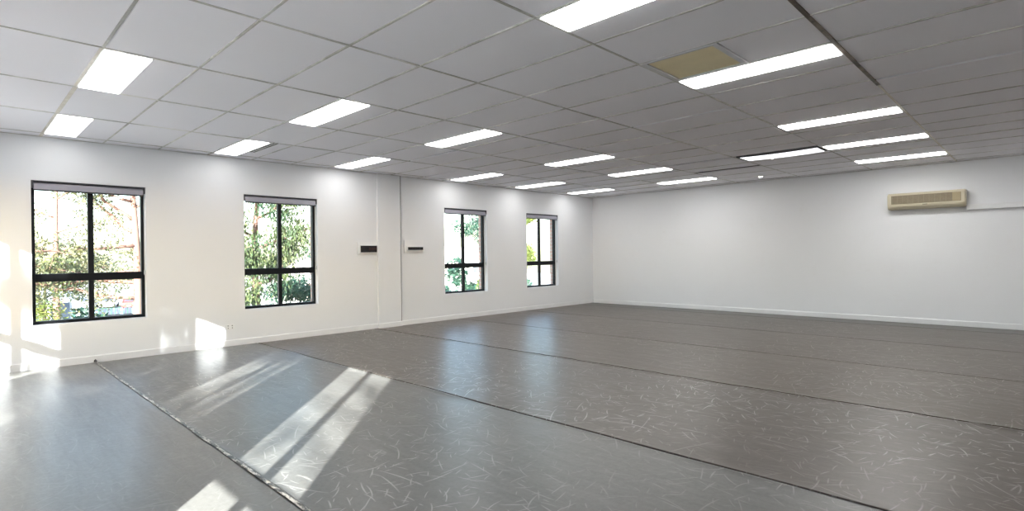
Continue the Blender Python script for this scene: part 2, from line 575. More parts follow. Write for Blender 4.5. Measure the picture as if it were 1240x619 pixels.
# ------------------------------------------------------------------ windows
def make_window(n, a0, a1, side):
    """side 'left': opening in the plane x=0, a = y.  side 'front': opening in the plane y=YF, a = x."""
    def bx(bm, p, q, d0, d1, z0, z1, bev=0.0):
        if side == 'left': box(bm, -d1, -d0, p, q, z0, z1, bev)
        else: box(bm, p, q, YF - d1, YF - d0, z0, z1, bev)
    m = (a0 + a1) / 2
    bm = BM()
    fw = .038
    bx(bm, a0, a0 + fw, .10, .16, WZ0, WZ1); bx(bm, a1 - fw, a1, .10, .16, WZ0, WZ1)
    bx(bm, a0 + fw, a1 - fw, .10, .16, WZ0, WZ0 + fw); bx(bm, a0 + fw, a1 - fw, .10, .16, WZ1 - fw, WZ1)
    w = tag(obj('window_%d' % n, bm, m_black), kind='structure')
    bm = BM(); bx(bm, a0 + fw, a1 - fw, .098, .155, 1.022, 1.118, .004); obj('transom', bm, m_black, w)
    bm = BM(); bx(bm, m - .027, m + .027, .103, .152, WZ0 + fw, 1.022); bx(bm, m - .029, m + .029, .103, .152, 1.118, WZ1 - fw)
    obj('mullion', bm, m_black, w)
    for p, q in ((a0 + fw, m - .028), (m + .028, a1 - fw)):
        for z0, z1 in ((WZ0 + fw, 1.022), (1.118, WZ1 - fw)):
            bm = BM(); bx(bm, p, q, .127, .131, z0, z1); obj('pane', bm, m_glass, w)
    bm = BM(); bx(bm, a0, a1, .155, .285, WZ0 - .03, WZ0 + .004, .004); obj('window_sill', bm, m_brick, w)
    return w
wn_ = 1
for a0, a1 in WIN_L: make_window(wn_, a0, a1, 'left'); wn_ += 1
for a0, a1 in WIN_F: make_window(wn_, a0, a1, 'front'); wn_ += 1

def make_blind(a0, a1, side, label):
    c = (a0 + a1) / 2
    root = empty('roller_blind', (0, c, WZ1) if side == 'left' else (c, YF, WZ1))
    tag(root, label, 'blind', 'roller blinds rolled up in the window heads')
    h = (a1 - a0) / 2 - .004
    # local coordinates: a = along the wall, d = depth into the recess, z below the head
    def bx(bm, p, q, d0, d1, z0, z1, bev=0.0):
        if side == 'left': box(bm, -d1, -d0, p, q, z0, z1, bev)
        else: box(bm, p, q, -d1, -d0, z0, z1, bev)
    def P(a, d, z): return (-d, a, z) if side == 'left' else (a, -d, z)
    bm = BM(); bx(bm, -h, h, .006, .060, -.014, -.002, .002)
    obj('head_rail', bm, m_dark, root)
    bm = BM(); tube(bm, [P(-h + .022, .045, -.062), P(h - .022, .045, -.062)], .040, 20)
    obj('fabric_roll', bm, m_blind, root, True)
    bm = BM(); bx(bm, -h + .024, h - .024, .004, .007, -.108, -.045)
    obj('fabric_drop', bm, m_blind, root)
    bm = BM(); bx(bm, -h + .020, h - .020, 0, .014, -.122, -.104, .004)
    obj('bottom_rail', bm, m_blindrail, root)
    for s in (-1, 1):
        bm = BM(); bx(bm, min(s * h, s * (h - .018)), max(s * h, s * (h - .018)), .004, .090, -.085, -.002, .003)
        obj('bracket', bm, m_dark, root)
    bm = BM()
    a = h - .010
    for d in (.030, .048):
        tube(bm, [P(a, d, -.08), P(a, d, -1.11)], .0022, 6)
    tube(bm, [P(a, .030, -1.11), P(a, .033, -1.122), P(a, .039, -1.127), P(a, .045, -1.122), P(a, .048, -1.11)], .0022, 6)
    obj('chain', bm, m_chain, root)
    bm = BM(); bx(bm, a - .006, a + .010, .026, .052, -1.150, -1.095, .003)
    obj('chain_holder', bm, m_chain, root)
    return root
lab = ['grey roller blind rolled up above the window farthest left in the photo',
       'grey roller blind rolled up above the second window from the left',
       'grey roller blind rolled up above the narrow-looking window just right of the pilaster',
       'grey roller blind rolled up above the small window nearest the back corner']
for (a0, a1), lb in zip(WIN_L, lab): make_blind(a0, a1, 'left', lb)

# ------------------------------------------------------------------ ceiling lights
col_name = ['column nearest the window wall', 'middle column of lights', 'column farthest from the window wall']
row_name = ['first and nearest row', 'second row', 'third row', 'fourth row', 'fifth row', 'sixth row, closest to the back wall']
LEN, WID = 1.150, .282
def make_light(ci, rj):
    root = empty('ceiling_light', (0, 0, CH))
    bm = BM()
    for a in ((-LEN / 2 - .012, LEN / 2 + .012, -WID / 2 - .010, -WID / 2), (-LEN / 2 - .012, LEN / 2 + .012, WID / 2, WID / 2 + .010),
              (-LEN / 2 - .012, -LEN / 2, -WID / 2, WID / 2), (LEN / 2, LEN / 2 + .012, -WID / 2, WID / 2)):
        box(bm, a[0], a[1], a[2], a[3], -.004, .07)
    box(bm, -LEN / 2, LEN / 2, -WID / 2, WID / 2, .062, .07)
    obj('housing', bm, m_lframe, root)
    bm = BM(); box(bm, -LEN / 2, LEN / 2, -WID / 2, WID / 2, -.010, .003, .003)
    obj('diffuser', bm, m_panel, root)
    return root
light0 = make_light(0, 0)
special = {(0, 0): 'bright panel light near the upper left corner, close above the leftmost window',
           (0, 1): 'bright panel light beside a dark slotted strip, above the second window from left',
           (0, 2): 'bright panel light on the ceiling just left of and above the white pilaster',
           (0, 3): 'slim bright panel light over the window right of the pilaster',
           (0, 4): 'slim bright panel light over the wall between the two far windows',
           (0, 5): 'small bright panel light closest to the back left corner',
           (1, 0): 'large bright ceiling panel light set against the cream ceiling bar at upper left',
           (1, 1): 'bright panel light second from the camera in the middle column of lights',
           (1, 2): 'bright panel light third from the camera in the middle column of lights',
           (1, 3): 'bright panel light in the middle column, fourth from the camera',
           (1, 4): 'slim bright panel light in the middle column, last but one before the back wall',
           (1, 5): 'slim bright panel light in the middle column, just before the back wall',
           (2, 1): 'large bright panel light cut off by the top edge of the photo',
           (2, 2): 'long bright panel light touching the square beige ceiling panel',
           (2, 3): 'long bright panel light two places behind the beige ceiling panel',
           (2, 4): 'long slim panel light end to end with the sagging dim light',
           (2, 5): 'long slim panel light nearest the back wall air conditioner'}
for rj, w_ in enumerate(('first', 'second', 'third', 'fourth', 'fifth', 'sixth')):
    special[(3, rj)] = 'added unseen panel light right of the view, %s from the front wall' % w_
first = True
for i, j, ci, rj in LIGHTS:
    if first: r = light0
    else:
        r = light0.copy(); C.objects.link(r)
        for ch in list(light0.children):
            c2 = ch.copy(); C.objects.link(c2); c2.parent = r
    first = False
    for ch in r.children:                 # strength set per light to even out the wall brightness
        if ch.name.startswith('diffuser'):
            ch.material_slots[0].link = 'OBJECT'
            ch.material_slots[0].material = m_panels[(ci, rj)]
    r.location = (AX0 + AXS * i + .6, BY0 + BYS * j + .155, CH)
    tag(r, special[(ci, rj)], 'ceiling light', 'white panel lights set in the tiled ceiling')
# open frame beside the second window-column light; dark sheet paints its shaded gap
t = tag(empty('open_light_frame', (1.05, 3.06, CH)), 'narrow open light frame with dark painted gap beside the panel light above the two left windows', 'vent')
bm = BM(); box(bm, -.42, .40, -.045, -.035, -.006, .01); box(bm, -.42, .40, .035, .045, -.006, .01); box(bm, -.42, .40, -.006, .006, -.006, .01)
obj('frame', bm, m_lframe, t)
bm = BM(); box(bm, -.42, .40, -.035, .035, -.003, -.001); obj('backing', bm, m_plenum, t)

# sagging dim light
t = tag(empty('sagging_ceiling_light', (5.64, 8.89, CH)), 'dim lavender-white panel light sagging from its frame with a dark gap at its left end', 'ceiling light')
bm = BM()
box(bm, -.59, .59, -.19, .20, .08, .09); box(bm, -.59, -.58, -.19, .20, 0, .08); box(bm, .58, .59, -.19, .20, 0, .08)
box(bm, -.59, .59, .19, .20, 0, .08)
obj('housing', bm, m_plenum, t)
bm = BM()
N = 12
for s in range(N):
    x0, x1 = -.53 + 1.08 * s / N, -.53 + 1.08 * (s + 1) / N
    def sag(x): return -.014 - .010 * math.sin(max(0, min(1, (x + .53) / 1.11)) * math.pi)
    for yy0, yy1, dz in ((-.185, 0, 0), (0, .185, 0)):
        vs_ = [bm.verts.new(p) for p in ((x0, yy0, sag(x0) + .012 * abs(yy0)), (x1, yy0, sag(x1) + .012 * abs(yy0)), (x1, yy1, sag(x1) + .012 * abs(yy1)), (x0, yy1, sag(x0) + .012 * abs(yy1)))]
        bm.faces.new(vs_)
bmesh.ops.remove_doubles(bm, verts=bm.verts, dist=1e-5)
r = bmesh.ops.extrude_face_region(bm, geom=list(bm.faces))
for v in [g_ for g_ in r['geom'] if isinstance(g_, bmesh.types.BMVert)]: v.co.z += .006
obj('diffuser', bm, m_panel_dim, t, True)
bm = BM(); bmesh.ops.create_uvsphere(bm, u_segments=16, v_segments=8, radius=.018)
for v in bm.verts: v.co += Vector((-.1, -.05, -.05))
obj('lamp_clip', bm, m_panel, t, True)

# recessed downlight
t = tag(empty('downlight', (4.51, 11.21, CH)), 'small round recessed downlight near the back wall', 'downlight')
bm = BM()
n = 28
rings = [(.055, -.002), (.050, -.006), (.040, -.006), (.036, .004)]
R_ = [[bm.verts.new((rr * math.cos(2 * math.pi * k / n), rr * math.sin(2 * math.pi * k / n), zz)) for k in range(n)] for rr, zz in rings]
for a, b in zip(R_[:-1], R_[1:]):
    for k in range(n): bm.faces.new((a[k], a[(k + 1) % n], b[(k + 1) % n], b[k]))
obj('bezel', bm, m_lframe, t, True)
bm = BM(); bmesh.ops.create_circle(bm, cap_ends=True, radius=.038, segments=28)
for v in bm.verts: v.co.z = -.003
obj('lamp', bm, emitter('downlight lamp', (1, .93, .78), 25.0), t)

# square beige panel in the ceiling
t = tag(empty('access_panel', (6.55, 4.192, CH)), 'square beige panel with grey metal edge let into the ceiling beside a long light', 'ceiling panel')
bm = BM(); box(bm, -.262, .262, -.268, .262, .004, .012, .003); obj('panel', bm, m_beige, t)
bm = BM()
for a in ((-.305, .305, -.296, -.268), (-.305, .305, .262, .292), (-.305, -.262, -.268, .262), (.262, .305, -.268, .262)):
    box(bm, *a, -.006, .020, .003)
obj('frame', bm, m_alu, t)

# ------------------------------------------------------------------ wall things
# air conditioner
t = tag(empty('air_conditioner', (7.03, L, 1.985)), 'aged cream wall mounted air conditioner with brown louvred grille on the back wall', 'air conditioner')
bm = BM()
prof = [(0, .02), (0, .285), (-.13, .285), (-.165, .275), (-.185, .255), (-.190, .075), (-.165, .03), (-.12, .0), (-.03, .0)]
prism(bm, [(p[0], p[1]) for p in prof], -.535, .535, 'x')
bmesh.ops.bevel(bm, geom=[e for e in bm.edges if abs(e.verts[0].co.x - e.verts[1].co.x) < 1e-6], offset=.012, segments=3, affect='EDGES')
obj('casing', bm, m_ac, t, False)
bm = BM(); box(bm, -.475, .475, -.196, -.186, .096, .242, .003)
obj('grille_backing', bm, m_ac_dark, t)
bm = BM()
for k in range(9):
    z = .104 + k * .0160
    box(bm, -.470, .355, -.203, -.193, z, z + .008)
for k in range(12): box(bm, -.462 + k * .074, -.456 + k * .074, -.2045, -.197, .100, .240)
obj('grille', bm, m_grille, t)
bm = BM(); box(bm, .365, .470, -.202, -.192, .100, .240, .003); obj('control_cover', bm, simple('tan plastic', (.40, .33, .20), .5), t)
bm = BM()
prism(bm, [(-.196, .088), (-.206, .080), (-.198, .050), (-.168, .020), (-.160, .026), (-.186, .060)], -.49, .49, 'x')
obj('air_flap', bm, m_ac, t)
bm = BM(); box(bm, -.035, .035, -.210, -.203, .064, .076, .002); obj('badge', bm, m_ac_dark, t)
# trunking
t = tag(empty('pipe_trunking', (7.57, L, 1.93)), 'white plastic pipe trunking running right from the air conditioner along the back wall', 'trunking')
bm = BM(); box(bm, 0, XR - 7.57, -.065, 0, .0, .075, .006); obj('duct', bm, m_white, t)
bm = BM(); box(bm, 0, XR - 7.57, -.070, -.001, .0755, .086, .003); obj('duct_lid', bm, m_white, t)
bm = BM(); box(bm, -.008, .03, -.074, -.001, -.004, .092, .004); obj('end_cap', bm, m_white, t)

# electrical boards on the window wall
def switchboard(y0, y1, z0, z1, wy0, wy1, wz0, wz1, label, x0=0.0):
    t = tag(empty('switchboard', (x0, (y0 + y1) / 2, (z0 + z1) / 2)), label, 'switchboard', 'small electrical boards either side of the pilaster')
    cy, cz = (y0 + y1) / 2, (z0 + z1) / 2
    bm = BM(); box(bm, 0, .018, y0 - cy, y1 - cy, z0 - cz, z1 - cz, .004); obj('cover', bm, m_white, t)
    bm = BM(); box(bm, .018, .045, wy0 - .016 - cy, wy1 + .016 - cy, wz0 - .016 - cz, wz1 + .016 - cz, .005); obj('surround', bm, m_white, t)
    w = BM(); box(w, .0455, .052, wy0 - cy, wy1 - cy, wz0 - cz, wz1 - cz, .002)
    w = obj('smoked_window', w, m_smoke, t)
    bm = BM()
    n = 8
    for k in range(n):
        a = wy0 + (wy1 - wy0) * (k + .15) / n; b = wy0 + (wy1 - wy0) * (k + .85) / n
        if wz1 - wz0 > .1 and k < 4: continue
        box(bm, .052, .055, a - cy, b - cy, wz0 + (wz1 - wz0) * .30 - cz, wz0 + (wz1 - wz0) * .72 - cz)
    obj('breakers', bm, m_switch if wz1 - wz0 > .1 else m_smoke, w)
switchboard(5.02, 5.405, 1.315, 1.535, 5.067, 5.388, 1.352, 1.468, 'white switchboard with a wide black window left of the pilaster, beside the second window')
switchboard(5.985, 6.415, 1.335, 1.575, 6.045, 6.385, 1.392, 1.445, 'white switchboard with a thin black slot right of the pilaster')
# wall outlet low between the windows
t = tag(empty('wall_outlet', (0, 2.96, .28)), 'small white wall outlet low below the second window', 'outlet')
bm = BM(); box(bm, 0, .009, -.058, .058, -.036, .036, .003); obj('plate', bm, m_white, t)
for s in (-.028, .028):
    bm = BM(); box(bm, .009, .011, s - .005, s + .005, -.022, -.008); obj('socket', bm, m_dark, t)
    bm = BM(); box(bm, .009, .012, s - .008, s + .008, .012, .024, .001); obj('switch_rocker', bm, m_dark, t)

# ------------------------------------------------------------------ floor: vinyl dance mats
seams = [-.585, 1.385, 3.335, 5.375, 7.300, 9.300, 11.22, 11.80]
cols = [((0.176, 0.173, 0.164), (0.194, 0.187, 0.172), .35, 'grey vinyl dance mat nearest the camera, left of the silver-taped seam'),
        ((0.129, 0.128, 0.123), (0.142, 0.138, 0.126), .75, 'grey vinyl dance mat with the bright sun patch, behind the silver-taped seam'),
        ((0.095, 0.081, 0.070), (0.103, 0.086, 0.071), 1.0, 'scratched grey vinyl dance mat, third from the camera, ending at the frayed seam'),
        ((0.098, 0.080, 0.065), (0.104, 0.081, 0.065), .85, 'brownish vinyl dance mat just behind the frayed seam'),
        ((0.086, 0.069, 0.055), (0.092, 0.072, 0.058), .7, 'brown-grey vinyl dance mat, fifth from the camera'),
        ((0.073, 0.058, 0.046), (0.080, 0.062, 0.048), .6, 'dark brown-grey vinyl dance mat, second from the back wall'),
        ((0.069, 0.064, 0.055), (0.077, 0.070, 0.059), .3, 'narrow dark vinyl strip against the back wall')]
X0, X1 = .022, XR - .02
def edge_z(k, x):
    """how far the mat edge at seam k curls up at x"""
    amp = {1: .006, 2: .011, 3: .009}.get(k, .004)
    v = noise.noise(Vector((x * (1.2 if k == 2 else 3.0), k * 7.1, 0)))
    return amp * max(0.15, .6 + v)
def edge_y(k, x):
    amp = {1: .006, 2: .003, 3: .014}.get(k, .003)
    return amp * noise.noise(Vector((x * (9 if k == 3 else 2.2), k * 3.3, 5)))
for k in range(len(seams) - 1):
    y0 = seams[k] + ({1: .012, 2: .014, 3: .014}.get(k, .007))
    y1 = seams[k + 1] - ({1: .012, 2: .014, 3: .014}.get(k + 1, .007))
    bm = BM()
    nx = 300
    prof = [(0, 0), (.02, .35), (.05, .8), (.10, 1.0)]     # distance from edge, 0 = fully curled
    rows = []
    dists = [0, .012, .03, .06, .12]
    wd = y1 - y0
    mid = [('a', .12 + (wd - .24) * q / 14) for q in range(1, 14)] if wd > .6 else []
    ys = [('a', d) for d in dists] + mid + [('b', d) for d in reversed(dists)]
    grid = []
    for q in range(nx + 1):
        x = X0 + (X1 - X0) * q / nx
        colv = []
        for w, dd in ys:
            f = max(0, 1 - dd / .06) ** 2
            if w == 'a': y = y0 + dd + edge_y(k, x) * f; z = .0025 + edge_z(k, x) * f * (.5 if k == 2 else 1)
            else: y = y1 - dd + edge_y(k + 1, x) * f; z = .0025 + edge_z(k + 1, x) * f
            colv.append((x, y, z))
        grid.append(colv)
    V = [[bm.verts.new(p) for p in cv] for cv in grid]
    B_ = [[bm.verts.new((cv[i][0], cv[i][1], -.002)) for i in (0, len(ys) - 1)] for cv in grid]
    for q in range(nx):
        for w in range(len(ys) - 1):
            f = bm.faces.new((V[q][w], V[q + 1][w], V[q + 1][w + 1], V[q][w + 1])); f.smooth = True
        bm.faces.new((B_[q][0], B_[q + 1][0], V[q + 1][0], V[q][0]))
        bm.faces.new((V[q][-1], V[q + 1][-1], B_[q + 1][1], B_[q][1]))
        bm.faces.new((B_[q][1], B_[q + 1][1], B_[q + 1][0], B_[q][0]))
    bm.faces.new([V[0][w] for w in range(len(ys))] + [B_[0][1], B_[0][0]])
    bm.faces.new([V[nx][w] for w in reversed(range(len(ys)))] + [B_[nx][0], B_[nx][1]])
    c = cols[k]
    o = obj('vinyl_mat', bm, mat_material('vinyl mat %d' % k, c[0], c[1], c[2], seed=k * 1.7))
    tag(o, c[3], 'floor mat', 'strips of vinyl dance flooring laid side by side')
# tape along the first seam
bm = BM()
nx = 260
prev = None
for q in range(nx + 1):
    x = .03 + (XR - .06) * q / nx
    w0 = .013 + .006 * noise.noise(Vector((x * 3, 2, 0))); w1 = .011 + .007 * noise.noise(Vector((x * 4, 9, 0)))
    zc = .011 + .003 * noise.noise(Vector((x * 6, 4, 0)))
    cur = [bm.verts.new(p) for p in ((x, 1.385 - w0, .0115), (x, 1.380, zc + .004), (x, 1.392, zc + .002), (x, 1.385 + w1, .0118))]
    if prev:
        for a in range(3): bm.faces.new((prev[a], cur[a], cur[a + 1], prev[a + 1])).smooth = True
    prev = cur
r = bmesh.ops.extrude_face_region(bm, geom=list(bm.faces))
for v in [g_ for g_ in r['geom'] if isinstance(g_, bmesh.types.BMVert)]: v.co.z -= .0015
tag(obj('seam_tape', bm, m_tape), 'worn silver and black tape stuck along the nearest floor seam', 'tape')
# small dark cable end where the taped seam meets the wall
bm = BM(); tube(bm, [(.030, 1.372, .012), (.036, 1.374, .030), (.045, 1.380, .040), (.062, 1.384, .030), (.075, 1.386, .012)], .009, 8)
tag(obj('loose_seam_end', bm, m_dark, None, True), 'small curled black tape end where the first seam meets the window wall', 'tape')

# ------------------------------------------------------------------ outside
m_ground = simple('pale asphalt', (.42, .41, .40), .9, var=.35, scale=.3)
bm = BM()
for k in range(46): prism(bm, [(-.3 + k * .45, -.60), (.15 + k * .45, -.60), (.15 + k * .45, -.52), (.10 + k * .45, -.47), (-.25 + k * .45, -.52), (-.3 + k * .45, -.52)], -8.2, YF - T2, 'y')
rf = tag(obj('bounce_roof', bm, simple('white bounce roof sheet', (.80, .80, .79), .5)), 'added unseen white ribbed roof bouncing sun up through the front windows', 'roof')  # unseen roof added to bounce sunlight up onto the ceiling
bm = BM(); box(bm, 0, 20, -8.0, YF - T2 - .2, GZ, -.61); obj('walls', bm, m_brick, rf)
m_grass = simple('lawn green', (.045, .17, .10), .9, var=.35, scale=1.5)
bm = BM()
n = 24
for a in range(n):
    for b in range(n):
        x0 = -180 + 260 * a / n; x1 = -180 + 260 * (a + 1) / n
        y0 = -90 + 240 * b / n; y1 = -90 + 240 * (b + 1) / n
        bm.faces.new([bm.verts.new(p) for p in ((x0, y0, GZ), (x1, y0, GZ), (x1, y1, GZ), (x0, y1, GZ))])
bmesh.ops.remove_doubles(bm, verts=bm.verts, dist=1e-4)
tag(obj('ground', bm, m_ground), kind='structure')
bm = BM()
prof = [(-84, 9.5), (-52, 5.8), (-44, 9.4), (-58, 13.2), (-81, 18.3), (-86, 18)]
lo = [bm.verts.new((x, y, GZ + .02)) for x, y in prof]
bm.faces.new(lo)
bmesh.ops.subdivide_edges(bm, edges=bm.edges, cuts=2, use_grid_fill=True)
tag(obj('lawn', bm, m_grass), 'green lawn in front of the parked cars', 'lawn', kind='stuff')

def leaves(bm, clumps, rnd, size=(.10, .035), droop=.3):
    for cx, cy, cz, rr, n in clumps:
        for _ in range(n):
            while True:
                v = Vector((rnd.uniform(-1, 1), rnd.uniform(-1, 1), rnd.uniform(-1, 1)))
                if v.length < 1: break
            p = Vector((cx, cy, cz)) + v * rr
            d = Vector((rnd.gauss(0, 1), rnd.gauss(0, 1), rnd.gauss(0, .7) - droop * 3)).normalized()
            s = d.cross(Vector((rnd.gauss(0, 1), rnd.gauss(0, 1), rnd.gauss(0, 1)))).normalized()
            l_ = size[0] * rnd.uniform(.6, 1.3); w_ = size[1] * rnd.uniform(.7, 1.3)
            a = [bm.verts.new(q) for q in (p - d * l_ / 2, p + s * w_ / 2 - d * l_ * .05, p + d * l_ / 2, p - s * w_ / 2 - d * l_ * .05)]
            bm.faces.new(a)

m_bark = simple('pinkish gum bark', (.20, .11, .085), .8, var=.4, scale=5)
m_bark2 = simple('dark bark', (.16, .12, .10), .9, var=.4, scale=5)
m_leaf_y = leaf_material('yellow green leaves', (.20, .22, .05), (.06, .11, .03))
m_leaf_g = leaf_material('green leaves', (.012, .055, .03), (.12, .14, .05), 1.0)
m_leaf_b = leaf_material('blue green leaves', (.012, .06, .045), (.05, .10, .06))
m_leaf_o = leaf_material('olive leaves', (.03, .06, .04), (.16, .15, .06))
m_flower = leaf_material('pink blossom', (.75, .12, .16), (.80, .50, .18), 3.0)

def wander(rnd, p, d, length, steps, jit, grav=0.0):
    pts = [Vector(p)]
    d = Vector(d).normalized()
    for _ in range(steps):
        d = (d + Vector((rnd.gauss(0, jit), rnd.gauss(0, jit), rnd.gauss(0, jit) + grav))).normalized()
        pts.append(pts[-1] + d * length / steps)
    return pts

def make_tree(name, label, cat, base, top, trunk_r, limbs, leaf_mat, bark_mat, seed, clump_r=.55, per=160, size=(.14, .05), droop=.3, extra=(), group=None, twigs=4):
    """limbs: list of (height fraction, direction, length)"""
    rnd = random.Random(seed)
    root = tag(empty(name, base), label, cat, group)
    B = Vector(base); T = Vector(top) - B
    bm = BM()
    lb = BM()
    steps = 8
    tp = [Vector((0, 0, -.1))] + [T * (k / steps) + Vector((rnd.gauss(0, .06), rnd.gauss(0, .06), 0)) * (1 if k < steps else .3) for k in range(1, steps + 1)]
    tube(bm, tp, [trunk_r * (1 - .75 * k / steps) for k in range(steps + 1)], 10)
    clumps = []
    for hf, d, ln in limbs:
        k = hf * steps
        p = tp[int(k)].lerp(tp[min(steps, int(k) + 1)], k - int(k))
        pts = wander(rnd, p, d, ln, 9, .16)
        r0 = trunk_r * .42 * (1 - .5 * hf)
        tube(bm, pts, [r0 * (1 - .85 * q / 9) + .006 for q in range(10)], 7)
        for q in range(3, 10):
            for _ in range(twigs if q > 4 else twigs // 2):
                dd = Vector((rnd.gauss(0, 1), rnd.gauss(0, 1), rnd.gauss(.1, .8)))
                tw = wander(rnd, pts[q], dd, rnd.uniform(.4, .9) * (.4 + .12 * ln), 4, .3, -.05)
                tube(bm, tw, [.014, .011, .009, .006, .003], 5)
                clumps.append((*tw[-1], clump_r * rnd.uniform(.6, 1.2), int(per * rnd.uniform(.4, 1.3))))
    clumps += [(a[0] - B.x, a[1] - B.y, a[2] - B.z, a[3], a[4]) for a in extra]
    leaves(lb, clumps, rnd, size, droop)
    obj('trunk', bm, bark_mat, root)
    obj('foliage', lb, leaf_mat, root)
    return root

grp = 'trees outside the windows'
# gum with spreading bare branches behind the first window
make_tree('gum_tree', 'sparse gum tree with pinkish spreading branches behind the leftmost window', 'tree', (-15, 4.9, GZ), (-14.5, 4.6, 5.5), .22,
          [(.58, (-.1, -1, .10), 3.4), (.66, (.2, -1, .12), 3.0), (.74, (0, -1, .35), 3.2), (.80, (.3, -.8, .3), 2.6), (.86, (0, -.7, .7), 2.6), (.54, (-.3, -1, .05), 3.2), (.49, (.1, -1, .05), 3.2), (.70, (-.4, -1, .05), 3.6), (.62, (.2, 1, .2), 2.0), (.78, (0, .9, .5), 2.4), (.9, (.2, .4, 1), 2.0)],
          m_leaf_o, m_bark, 3, .42, 60, (.15, .05), .3, group=grp, twigs=4)
make_tree('yellow_tree', 'small yellow-green tree in the lower left of the leftmost window', 'tree', (-19.6, 2.6, GZ), (-19.6, 2.7, 1.1), .12,
          [(.75, (0, -1, .5), 1.3), (.8, (.2, 1, .5), 1.2), (.9, (0, .3, 1), 1.0), (.7, (1, .2, .4), 1.0)], m_leaf_y, m_bark2, 5, .40, 60, (.13, .06), .1, group=grp, twigs=3)
# dense weeping tree behind the second window
make_tree('weeping_tree', 'dense green weeping tree filling the second window from the left', 'tree', (-11, 7.4, GZ), (-11, 7.5, 5.2), .20,
          [(.5, (.3, -1, .2), 1.9), (.55, (.5, .9, .1), 1.7), (.6, (1, -.2, .2), 1.5), (.66, (.2, 1, .3), 1.9), (.7, (.1, -1, .3), 2.2), (.76, (.6, .6, .3), 1.8), (.82, (.4, -.7, .5), 1.8), (.9, (.2, .8, .5), 2.0), (.95, (0, -.6, .8), 1.6)],
          m_leaf_g, m_bark, 8, .50, 85, (.17, .05), .8, group=grp, twigs=4)
make_tree('blossom_tree', 'small bush with red and yellow blossom low in the second window', 'tree', (-20, 13.0, GZ), (-20, 13.0, -1.6), .08,
          [(.7, (0, 1, .6), .8), (.8, (0, -1, .6), .8), (.9, (.5, .2, 1), .7)], m_flower, m_bark2, 12, .30, 50, (.12, .08), .1, group=grp, twigs=3)
# thin leafy sprays behind the third window
make_tree('leafy_tree', 'tree with one hanging leafy spray at the right of the third window', 'tree', (-10.5, 18.3, GZ), (-10.6, 18.1, 4.5), .16,
          [(.86, (.1, -1, -.1), 1.6), (.78, (0, -1, -.1), 1.3), (.9, (0, 1, .3), 1.8), (.8, (.2, 1, .2), 1.8)], m_leaf_b, m_bark2, 15, .36, 70, (.15, .06), .5, group=grp, twigs=3)
make_tree('bushy_tree', 'yellow-green bushy tree at the left of the window nearest the back corner', 'tree', (-12.5, 21.6, GZ), (-12.5, 21.8, 3.8), .18,
          [(.6, (0, -1, .2), 1.4), (.7, (.2, .9, .2), .9), (.78, (0, -1, .4), 1.4), (.88, (0, .2, 1), 1.3), (.9, (.2, -1, .6), 1.2), (.74, (.6, -1, 0), 1.7), (.66, (0, -.8, .2), 2.0)], m_leaf_y, m_bark, 18, .46, 120, (.19, .08), .3, group=grp, twigs=4)
make_tree('olive_tree', 'broad olive tree behind the spreading gum in the leftmost window', 'tree', (-27, 3.6, GZ), (-27, 3.9, 6.2), .22,
          [(.5, (0, -1, .2), 2.4), (.55, (.2, 1, .3), 2.2), (.62, (.3, -1, .3), 2.4), (.7, (0, 1, .3), 2.6), (.76, (0, -1, .4), 2.4), (.84, (.2, .8, .5), 2.4), (.92, (0, -.8, .6), 2.4)], m_leaf_o, m_bark, 51, .50, 42, (.20, .07), .3, group=grp, twigs=3)
make_tree('distant_tree', 'far tree above the parked cars in the leftmost window', 'tree', (-42, 11.0, GZ), (-42, 11.2, 5.0), .25,
          [(.5, (0, -1, .2), 2.6), (.55, (.2, 1, .3), 2.6), (.64, (.3, -1, .3), 2.8), (.72, (0, 1, .3), 2.8), (.85, (.2, .8, .5), 2.4)], m_leaf_o, m_bark, 52, .6, 30, (.3, .1), .3, group=grp, twigs=3)
make_tree('distant_tree', 'far tree behind the weeping tree in the second window', 'tree', (-30, 19.5, GZ), (-30, 19.5, 3.5), .25,
          [(.5, (0, -1, .2), 2.6), (.55, (.2, 1, .3), 2.2), (.68, (.3, -1, .3), 2.4), (.8, (0, 1, .3), 2.4)], m_leaf_b, m_bark, 53, .6, 40, (.3, .1), .3, group=grp, twigs=3)
make_tree('young_tree', 'low teal-green tree filling the lower panes of the second window', 'tree', (-14.5, 10.6, GZ), (-14.5, 10.6, .3), .12,
          [(.6, (0, -1, .5), 1.3), (.7, (.2, 1, .5), 1.4), (.8, (0, .3, 1), 1.0), (.85, (0, -1, .4), 1.2), (.9, (1, .2, .4), 1.0)], m_leaf_b, m_bark2, 61, .42, 75, (.15, .06), .3, group=grp, twigs=3)
# low bushes seen through the lower panes
low = [(-24, 26.0, .2, 'round blue-green bush at the lower left of the third window'), (-22, 29.8, .0, 'round blue-green bush at the lower right of the third window'),
       (-16.5, 22.4, .9, 'dark green bush in the lower left of the window nearest the corner'), (-17.5, 26.6, .9, 'dark green bush in the lower right of the window nearest the corner'),
       (-20.3, 5.0, -1.0, 'green bush beside the pavilion in the leftmost window')]
for q, (x, y, zt, lb_) in enumerate(low):
    H = zt - GZ
    ex = [(x + random.Random(q * 9 + s).uniform(-.9, .9), y + random.Random(q * 7 + s).uniform(-1.2, 1.2), zt - .5 - s * H / 9, .8, 260) for s in range(7)]
    make_tree('garden_bush', lb_, 'bush', (x, y, GZ), (x, y, zt - .6), .10, [(.6, (0, 1, 1), .9), (.7, (0, -1, 1), .9)], m_leaf_b, m_bark2, 30 + q, .45, 70, (.30, .16), .1, extra=ex, group='bushes outside the windows', twigs=2)

